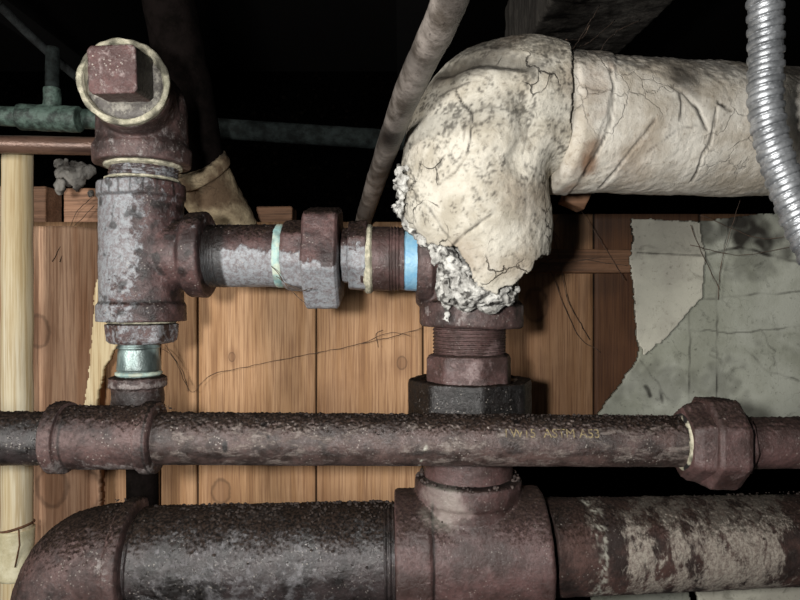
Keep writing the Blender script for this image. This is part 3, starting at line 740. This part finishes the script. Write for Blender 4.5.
# ------------------------------------------------------------------ long middle line
DM = .405
RM = dict(amp=.0003, sc=120, fine=.0002, fsc=700, top=.0010, tsc=650)
t = thing('pipe', at(420, 466, DM), 'long straight grey brown pipe crossing the middle, faint yellow lettering', 'pipe')
a, b = at(150, 438.5, DM), at(690, 441.5, DM+.006)
def mgr(x, y, z):
    p = [(225, 447, 3, 7), (268, 437, 2, 2), (262, 426, 4, 2), (520, 425, 3, 2)]
    g = 0
    for (qx, qy, w, h) in p:
        c = at(qx, qy, .39); g = max(g, ss(1.2, .6, math.hypot((x-c.x)/mm(w, .4), (z-c.z)/mm(h, .4))))
    zb = at(0, 455, .39).z
    return max(g, .55*ss(.0025, .0005, abs(z-zb-.003*N3(x, y, z, 40)))*ss(-.2, .3, N3(x, 0, 0, 30)))
def mpl(x, y, z):
    return .9*ss(.0014, .0004, abs(x-at(424, 0, .392).x-(z-at(0, 455, .39).z)*.3+.0015*N3(x, y, z, 250)))*ss(at(0, 442, .39).z, at(0, 450, .39).z, z)*ss(-.1, .2, N3(x, y, z, 300)) 
long_run = build('pipe_run', lathe(M(), a, b, [(0, mm(25.6, DM)), (1, mm(25.2, DM))], ds=.00075, seg=150), IR_DULL, t, rough=RM, attrs={'grime_shade': mgr, 'pale': mpl, 'patch': lambda x, y, z: .05*N3(x, y, z, 20)})
# stencilled lettering, wrapped on the barrel
def lettering(s, px, py, h, d0, rad, axis_a, axis_b):
    cu = bpy.data.curves.new('lettering', 'FONT'); cu.body = s; cu.size = h; cu.extrude = 0; cu.resolution_u = 3
    o = bpy.data.objects.new('temporary', cu); COL.objects.link(o)
    me = bpy.data.meshes.new_from_object(o.evaluated_get(bpy.context.evaluated_depsgraph_get())); bpy.data.objects.remove(o)
    import bmesh
    bm = bmesh.new(); bm.from_mesh(me); bmesh.ops.triangulate(bm, faces=bm.faces)
    bmesh.ops.subdivide_edges(bm, edges=bm.edges, cuts=2)
    ax = (axis_b-axis_a); p0 = at(px, py, d0-rad)
    drop = p0.z-(axis_a.z+ax.z*(p0.x-axis_a.x)/ax.x)
    th0 = math.asin(max(-1, min(1, drop/rad)))
    for v in bm.verts:
        x = p0.x+v.co.x; tt = (x-axis_a.x)/ax.x; c = axis_a+ax*tt; th = th0+v.co.y/rad
        v.co = Vector((x, c.y-(rad+.00025)*math.cos(th), c.z+(rad+.00025)*math.sin(th)))
    m = M(); m.v = [tuple(v.co) for v in bm.verts]; bm.verts.index_update(); m.f = [tuple(v.index for v in f.verts) for f in bm.faces]; bm.free()
    return m
build('lettering', lettering('TW15  ASTM A53', 503, 438, mm(13, .39), DM+.003, mm(25.4, DM), a, b), TXT, long_run)
t = thing('pipe_coupling', at(97, 473, DM), 'long dark coupling with raised bands at the left on middle line', 'pipe fitting')
a, b = at(54, 437.5, DM), at(159, 437.5, DM)
build('body', lathe(M(), a, b, [(0, mm(32, DM)), (.015, mm(35.2, DM)), (.13, mm(35.2, DM)), (.14, mm(31, DM)), (.86, mm(31, DM)), (.87, mm(35.2, DM)), (.985, mm(35.2, DM)), (1, mm(32, DM)), (1, mm(27, DM))], ds=.0008, seg=150), IR_MAIN, t, rough=RM,
      attrs={'patch': lambda x, y, z: -.08+.15*ss(at(0, 450, DM).z, at(0, 462, DM).z, z), 'grime_shade': lambda x, y, z: .8*ss(.0014, .0003, min(abs(x-at(57, 0, DM-.02).x), abs(x-at(143, 0, DM-.02).x)))})
o = build('pipe', lathe(M(), at(-500, 438.5, DM), at(60, 438.5, DM), [(0, mm(26, DM)), (1, mm(26, DM))], ds=.001, seg=120), IR_BLACK, rough=RM, attrs={'patch': lambda x, y, z: -.12})
tag(o, 'dark pipe end entering the banded coupling from the left edge', 'pipe')
t = thing('pipe_union', at(720, 488, DM), 'purple union with large octagonal nut at right on middle line', 'pipe fitting')
D2 = DM+.004
build('tail_piece', lathe(M(), at(681, 442, D2), at(704, 442.5, D2), [(0, mm(30, D2)), (.3, mm(34, D2)), (1, mm(36, D2))], poly=6, roll=.5, ds=.0008), IR_RED, t, rough=RM)
o = build('union_nut', lathe(M(), at(700, 442, D2), at(731, 443, D2), [(0, mm(40, D2)), (.1, mm(43, D2)), (.85, mm(43, D2)), (1, mm(41, D2))], poly=8, roll=.33, ds=.0008, seg=144), IR_RED, t, rough=RM)
tag(o, 'large octagonal nut')
build('head_piece', lathe(M(), at(730, 443, D2), at(743, 443, D2), [(0, mm(30, D2)), (.9, mm(30, D2)), (1, mm(27, D2))], poly=8, roll=.1, ds=.0008), IR_RED, t, rough=RM)
seal_ring(t, at(682, 442, D2), X, mm(26, D2), mm(28, D2), .003, grime_shade=2.2)
o = build('pipe', lathe(M(), at(740, 443, D2), at(1250, 443, D2+.015), [(0, mm(25, D2)), (1, mm(25, D2))], ds=.001, seg=120), IR_RED, rough=RM)
tag(o, 'purple brown pipe leaving the octagonal union at the right edge', 'pipe')

# ------------------------------------------------------------------ white insulation
t = thing('insulated_pipe', at(690, 196, .46), 'white plastered insulated pipe running right above the plaster board', 'pipe')
a, b = at(546, 123, .428), at(1200, 152, .58)
CR = [(xz(p, .40), w) for p, w in (([(673, 86), (686, 92), (700, 108), (712, 126)], .0012), ([(722, 105), (718, 140), (712, 150), (714, 172)], .0006), ([(652, 122), (625, 160), (612, 180)], .0005),
      ([(607, 72), (609, 95), (603, 135), (588, 172)], .0007), ([(724, 99), (740, 106)], .0009), ([(700, 124), (680, 128), (650, 150)], .0004), ([(575, 95), (600, 98)], .0004), ([(680, 82), (680, 120)], .0008))]
def ig(x, y, z):
    px = 400+x*F/.405; w = .0009*N3(x, y, z, 120)
    g = 0
    if y < .47:
        for pl, wd in CR: g = max(g, min(1, wd/.0008)*ss(.0008+wd*.5, .0002, seg_d(x+w, z+w, pl))*(.5+.5*ss(-.3, .1, N3(x, y, z, 150))))
    g = max(g, .62*ss(.0, .7, .5*N3(x, y, z, 45)+.45*N3(x, y, z, 160)+.5*N3(x, y, z, 420)+1.2*ss(at(0, 105, .43).z, at(0, 60, .43).z, z)-.45))
    c = at(682, 78, .41); g = max(g, .85*ss(.021, .004, math.hypot((x-c.x)*1.2, z-c.z)+.006*N3(x, y, z, 110)))
    return g
def ist(x, y, z):
    px = 400+x*F/.40; s = .0
    s = .75*ss(.010, .0, abs(x-at(600, 0, .4).x-(z-at(0, 110, .4).z)*.28+.004*N3(x, y, z, 60)))*ss(-.2, .3, N3(x, y, z, 70))
    c = at(589, 163, .4); s = max(s, 1.0*ss(.010, .003, math.hypot(x-c.x, z-c.z)+.003*N3(x, y, z, 120)))
    return max(s, .4*ss(.0, .5, N3(x, y, z, 25))*ss(at(690, 0, .4).x, at(620, 0, .4).x, x))
def icrack(x, y, z, n):
    if n[1] > .3: return 0
    d = min(seg_d(x, z, pl)/wd for pl, wd in CR[:5])
    return -.0014*ss(2.0, .3, d)+ (.0012*ss(at(604, 0, .4).x, at(601, 0, .4).x, x-(z-at(0, 110, .4).z)*.28+.0015*N3(x, y, z, 90)) )
build('lagging', lathe(M(), a, b, [(0, .0430), (.005, .0456), (.3, .0460), (1, .0455)], ds=.0011, seg=220), INSP, t, rough=dict(amp=.0016, sc=35, fine=.0004, fsc=260, top=.0006, tsc=300, crack=icrack), attrs={'grime_shade': ig, 'stain': ist})

t = thing('insulation_elbow', at(480, 300, .42), 'big cracked white plaster elbow cap with ragged crumbling lower edge', 'pipe insulation')
m = M(); DE = .425
# big tight bend
ep = spline([(*at(575, 120, .434), .0415), (*at(556, 113, .428), .0445), (*at(525, 112, DE), .0485), (*at(500, 120, DE-.002), .0500), (*at(484, 138, DE-.003), .0500), (*at(475, 165, DE-.002), .0498), (*at(475, 198, DE), .0495), (*at(483, 235, .430), .0468), (*at(484, 275, .436), .0425), (*at(482, 330, .445), .036)], 10)
tube(m, [p[:3] for p in ep], [p[3]-.001 for p in ep], 96)
CUTL = [(395, 206), (400, 214), (412, 222), (424, 232), (430, 240), (444, 243), (452, 247), (458, 243), (464, 256), (472, 268), (476, 280), (488, 291), (500, 294), (507, 286), (520, 282), (530, 272), (538, 268), (540, 258), (560, 250), (600, 240)]
CX = [at(p[0], p[1], .385).x for p in CUTL]; CZ = [at(p[0], p[1], .385).z for p in CUTL]
xcut = at(567, 0, .40).x
def ecut(c):
    zz = float(np.interp(c.x, CX, CZ))+.0016*N3(c.x, c.y, c.z, 260)
    if c.y > .44 and at(450, 0, .44).x < c.x < at(505, 0, .44).x: zz = min(zz, at(0, 290, .42).z)
    return c.z < zz or c.x > xcut+.0012*N3(c.x, c.y, c.z, 120)+(c.y-.39)*.12
ECR = [(xz(p, .375), w) for p, w in (([(458, 86), (462, 100), (472, 113), (471, 140), (468, 152)], .0007), ([(472, 113), (490, 106), (500, 110)], .0004), ([(470, 150), (455, 172), (440, 180)], .0004),
      ([(422, 155), (418, 172), (408, 182)], .0007), ([(455, 243), (466, 232), (492, 214)], .0006), ([(440, 90), (455, 84), (470, 80)], .0005), ([(524, 108), (530, 125), (526, 150)], .0004),
      ([(430, 132), (445, 140), (452, 160)], .0003), ([(412, 190), (432, 205), (450, 236)], .0004))]
def eg(x, y, z):
    w = .0010*N3(x, y, z, 140); g = 0
    if y < .43:
        for pl, wd in ECR: g = max(g, min(1, wd/.0007)*ss(.0009+wd*.4, .0002, seg_d(x+w, z+w, pl))*(.5+.5*ss(-.3, .1, N3(x, y, z, 150))))
    L_ = ss(at(425, 0, .39).x, at(400, 0, .39).x, x)*ss(at(0, 120, .4).z, at(0, 170, .4).z, z)
    g = max(g, .75*ss(.1, .6, .45*N3(x, y, z, 60)+.5*N3(x, y, z, 240)+.6*N3(x, y, z, 600)+.5*L_+.25*ss(at(0, 200, .38).z, at(0, 110, .38).z, z)-.12))
    # the rod's shadow, painted as a dark band under the crown
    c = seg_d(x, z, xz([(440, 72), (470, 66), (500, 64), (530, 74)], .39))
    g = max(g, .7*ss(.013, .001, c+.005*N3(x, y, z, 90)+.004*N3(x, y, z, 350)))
    g = max(g, .5*ss(.05, .6, .5*N3(x, y, z, 60)+.5*N3(x, y, z, 220)+.5*N3(x, y, z, 600)+.8*ss(at(0, 100, .4).z, at(0, 50, .4).z, z)-.4))
    return g
def ecr(x, y, z, n):
    if n[1] > .3: return 0
    d = min(seg_d(x, z, pl)/wd for pl, wd in ECR[:5])
    dent = -.0035*ss(.012, .0, seg_d(x, z, xz([(523, 100), (530, 130), (520, 160)], .375)))
    lip = -.0045*ss(.009, .0, seg_d(x, z, xz([(450, 66), (480, 62), (520, 68)], .39)))
    return -.0012*ss(2.0, .3, d)+dent+lip
build('shell', m, INS, t, vox=.0011, smooth=4, cut=ecut, solid=.0035, rough=dict(amp=.0022, sc=34, fine=.0005, fsc=240, crack=ecr),
      attrs={'grime_shade': eg, 'stain': lambda x, y, z: .28*ss(.0, .5, N3(x, y, z, 28))})
m = M()
BAND = [(398, 204), (404, 218), (414, 230), (426, 242), (438, 250), (448, 262), (456, 276), (466, 288), (480, 296), (495, 299), (508, 296)]
for k in range(900):
    i = random.random()*(len(BAND)-1); j = int(i); f_ = i-j
    bx = BAND[j][0]*(1-f_)+BAND[j+1][0]*f_; by = BAND[j][1]*(1-f_)+BAND[j+1][1]*f_
    u = random.gauss(0, 1); wd = 4.5 if j < 3 else 8
    p = at(bx+u*wd*.6, by-abs(random.gauss(0, 1))*wd*.8+3, 0.400+abs(bx-470)*.00030+random.uniform(-.003, .004))
    ball(m, p, random.uniform(.0007, .0026)*(1 if j > 3 else .8), 8, (random.uniform(.7, 1.3), 1, random.uniform(.7, 1.3)))
for k in range(420):
    bx = random.uniform(441, 510); lo = 304-abs(bx-470)*.10
    by = random.uniform(250+(max(0, bx-450)*.9), lo)
    ball(m, at(bx, by, .408+abs(bx-470)*.0002+random.uniform(-.004, .006)), random.uniform(.001, .003), 8)
for k in range(120):
    bx = random.uniform(444, 449)+random.uniform(-2, 2); by = random.uniform(295, 322)
    ball(m, at(bx, by, .430), random.uniform(.0004, .001), 6)
for k in range(160):
    by = random.uniform(165, 212); bx = 402+random.gauss(0, 3)-(by-165)*.02
    ball(m, at(bx, by, .407+random.uniform(-.006, .012)), random.uniform(.0005, .0022), 8)
for (x0, y0, r_) in ((460, 258, .009), (455, 275, .010), (478, 285, .010), (495, 290, .009), (450, 290, .008), (466, 295, .009), (490, 299, .008)):
    ball(m, at(x0, y0, .424), r_*1.25, 16)
build('crumbled_edge', m, FLUFF, t, vox=.0009, smooth=1, rough=dict(amp=.0012, sc=260, fine=.0006, fsc=600),
      attrs={'grime_shade': lambda x, y, z: .9*ss(.12, .38, N3(x, y, z, 240)+.25*N3(x, y, z, 700))})
tag(bpy.data.objects['crumbled_edge'], 'fluffy crumbling grey edge', kind='stuff')

# ------------------------------------------------------------------ flexible conduit
cp = [p[:3] for p in spline([at(750, -200, .34), at(760, -50, .36), at(765, 0, .365), at(766, 55, .37), at(766, 105, .372), at(773, 145, .372), at(786, 185, .37), at(803, 228, .366), at(824, 270, .36), at(860, 330, .36), at(930, 400, .38)], 90)]
PIT = mm(13.6, .37)
def cr_(s, th, r):
    u = (s/PIT-th/(2*PI)) % 1.0
    gv = max(0, 1-min(abs(u-.02), abs(u-.55), abs(u-1.02))/.05)
    return r*((.96+.04*math.sin(PI*u/.55) if u < .55 else .86+.045*math.sin(PI*(u-.55)/.45))-.06*gv)
def respace(p, ds):
    P = np.array(p); d = np.r_[0, np.cumsum(np.linalg.norm(np.diff(P, axis=0), axis=1))]; n = int(d[-1]/ds)
    q = np.linspace(0, d[-1], n); return [tuple(np.interp(q, d, P[:, i]) for i in range(3))] and [tuple(x) for x in np.stack([np.interp(q, d, P[:, i]) for i in range(3)], 1)]
o = build('flexible_conduit', tube(M(), respace(cp, .00045), mm(17.4, .37), 72, cr_), CONDUIT)
tag(o, 'shiny spiral metal flexible conduit hanging at the right edge', 'conduit')

# ------------------------------------------------------------------ loose grit lying on the pipes
GRIT = plain('black_grit', '1d1714', '3b302a', sc=400, rough=.9, dirt=.3)
def grit(parent, px0, py0, px1, py1, d, r, n, big=.0011):
    m = M(); a, b = at(px0, py0, d), at(px1, py1, d)
    for k in range(n):
        u = random.random(); th = random.gauss(0, .55); c = a.lerp(b, u)
        if noise.noise((c.x*60, th*2, 3)) < -.25: continue
        q = random.uniform(.0003, big)*random.uniform(.4, 1)
        ball(m, c+Vector((0, -math.sin(th)*r, math.cos(th)*r+q*.2)), q, 6, (random.uniform(.7, 1.6), 1, random.uniform(.6, 1.1)))
    o = build('grit', m, GRIT, parent); o.data.shade_flat(); tag(o, 'loose black grit on its top', kind='stuff')
O = bpy.data.objects
def by_label(w): return next(o for o in O if w in o.get('label', '') and o.parent is None)
for w, args in (('long straight grey brown', (175, 438.5, 690, 441, DM, mm(25, DM), 900)), ('long dark coupling', (62, 437.5, 168, 437.5, DM, mm(31.5, DM), 200)),
                ('thick dark grey pipe along', (146, 559, 394, 554, .4575, .0362, 900, .0016)), ('massive purple', (400, 554, 540, 550, .462, .0438, 160, .0012)),
                ('heavy dark brown iron elbow', (112, 560, 138, 559.5, .455, .0415, 90, .0012)), ('splashed with white', (556, 546.5, 820, 537, .487, .0335, 260, .0012)),
                ('big union with', (286, 256, 366, 256, DR, mm(32, DR), 160, .0009)), ('thick nipple between', (212, 256, 278, 256, DR, mm(31, DR), 120, .0009))):
    grit(by_label(w), *args)

# ------------------------------------------------------------------ cobweb strands
def web(label, lines, r=.00022):
    m = M()
    for pts in lines:
        P = spline([tuple(at(*p)) for p in pts], 10)
        P = [Vector(p)+Vector((.0009*N3(*p, 130), 0, .0009*N3(p[1], p[2], p[0], 150))) for p in P]
        tube(m, P, [r*(1+.7*N3(*p, 400)) for p in P], 6)
    tag(build('cobweb', m, WEBM), label, 'cobweb')
web('dirty cobweb thread drooping across the bright pine planks', [[(150, 345, .59), (172, 356, .594), (190, 391, .592), (200, 385, .594), (213, 374, .594), (250, 366, .595), (300, 356, .595), (350, 346, .595), (395, 336, .594), (422, 328, .585)],
    [(188, 391, .594), (183, 372, .594), (165, 345, .59)], [(378, 348, .595), (376, 335, .595), (383, 330, .594)], [(360, 344, .595), (390, 333, .595), (410, 336, .593)]], .00026)
web('dark cobweb strands over the brown batten and dark planks', [[(545, 200, .55), (552, 230, .58), (560, 262, .585), (568, 300, .59), (590, 340, .595)], [(560, 215, .57), (540, 262, .586), (600, 258, .586)],
    [(530, 270, .588), (560, 258, .585), (628, 266, .585)], [(545, 255, .585), (575, 330, .596), (600, 352, .596)], [(580, 210, .57), (600, 240, .585), (625, 280, .58)], [(548, 190, .52), (543, 215, .55), (560, 240, .58)]], .0003)
web('thin cobweb strands hanging off the left of the union', [[(272, 265, .435), (285, 282, .43), (300, 290, .428), (312, 288, .412)], [(276, 276, .43), (285, 282, .43), (290, 290, .428), (305, 303, .42)]], .0003)
web('grey cobweb threads between torn lagging and grey tee', [[(95, 195, .57), (75, 215, .6), (60, 262, .56)], [(95, 205, .58), (70, 232, .57), (52, 262, .56)]], .0003)
web('cobweb tangle above the white insulated pipe', [[(570, 55, .44), (585, 30, .5), (600, 5, .55)], [(575, 48, .46), (590, 42, .5), (615, 20, .56)], [(566, 40, .45), (582, 38, .5), (590, 25, .5)], [(595, 60, .45), (612, 35, .52), (640, 20, .56)]], .0004)
web('long cobweb threads across the cracked plaster board', [[(690, 225, .56), (705, 260, .57), (720, 290, .568)], [(740, 200, .55), (722, 260, .565), (718, 300, .568)], [(690, 245, .566), (740, 255, .568), (800, 245, .56)], [(700, 215, .56), (760, 238, .566), (800, 232, .56)]], .0003)

for o in O:
    g = {'cobweb': 'dirty cobwebs strung between the pipes', 'wood_block': 'wood blocks behind the pipes', 'plaster_scrap': 'plaster scraps below the bottom right pipe',
         'split_board': 'split board pieces beside the post', 'ceiling_joist': 'ceiling joists in the dark'}.get(o.name.split('.')[0])
    if g and o.parent is None: o['group'] = g
# ------------------------------------------------------------------ light, camera, view
def area(name, loc, tgt, size, power, color):
    l = bpy.data.lights.new(name, 'AREA'); l.shape = 'DISK'; l.size = size; l.energy = power; l.color = color
    o = bpy.data.objects.new(name, l); COL.objects.link(o); o.location = loc
    o.rotation_euler = (Vector(tgt)-Vector(loc)).to_track_quat('-Z', 'Y').to_euler(); return o
area('flash_light', (-.075, -.02, H+.015), (-.0, .5, H), .03, 2.7, (1, .98, .95))
area('fill_light', (-.75, -.45, H+.10), (0, .5, H), .25, 9, (1, .96, .91))  # soft fill added from the front left, stands for unseen room light
w = bpy.data.worlds.new('dim_cellar'); scn.world = w; w.use_nodes = True
w.node_tree.nodes['Background'].inputs[0].default_value = (.9, .95, 1, 1); w.node_tree.nodes['Background'].inputs[1].default_value = .06
cam = bpy.data.cameras.new('camera'); cam.sensor_width = 36; cam.lens = F/800*36; cam.clip_start = .01
co = bpy.data.objects.new('camera', cam); COL.objects.link(co); co.location = (0, 0, H); co.rotation_euler = (PI/2, 0, 0)
scn.camera = co
scn.view_settings.view_transform = 'Standard'; scn.view_settings.look = 'None'; scn.view_settings.exposure = 0; scn.view_settings.gamma = 1
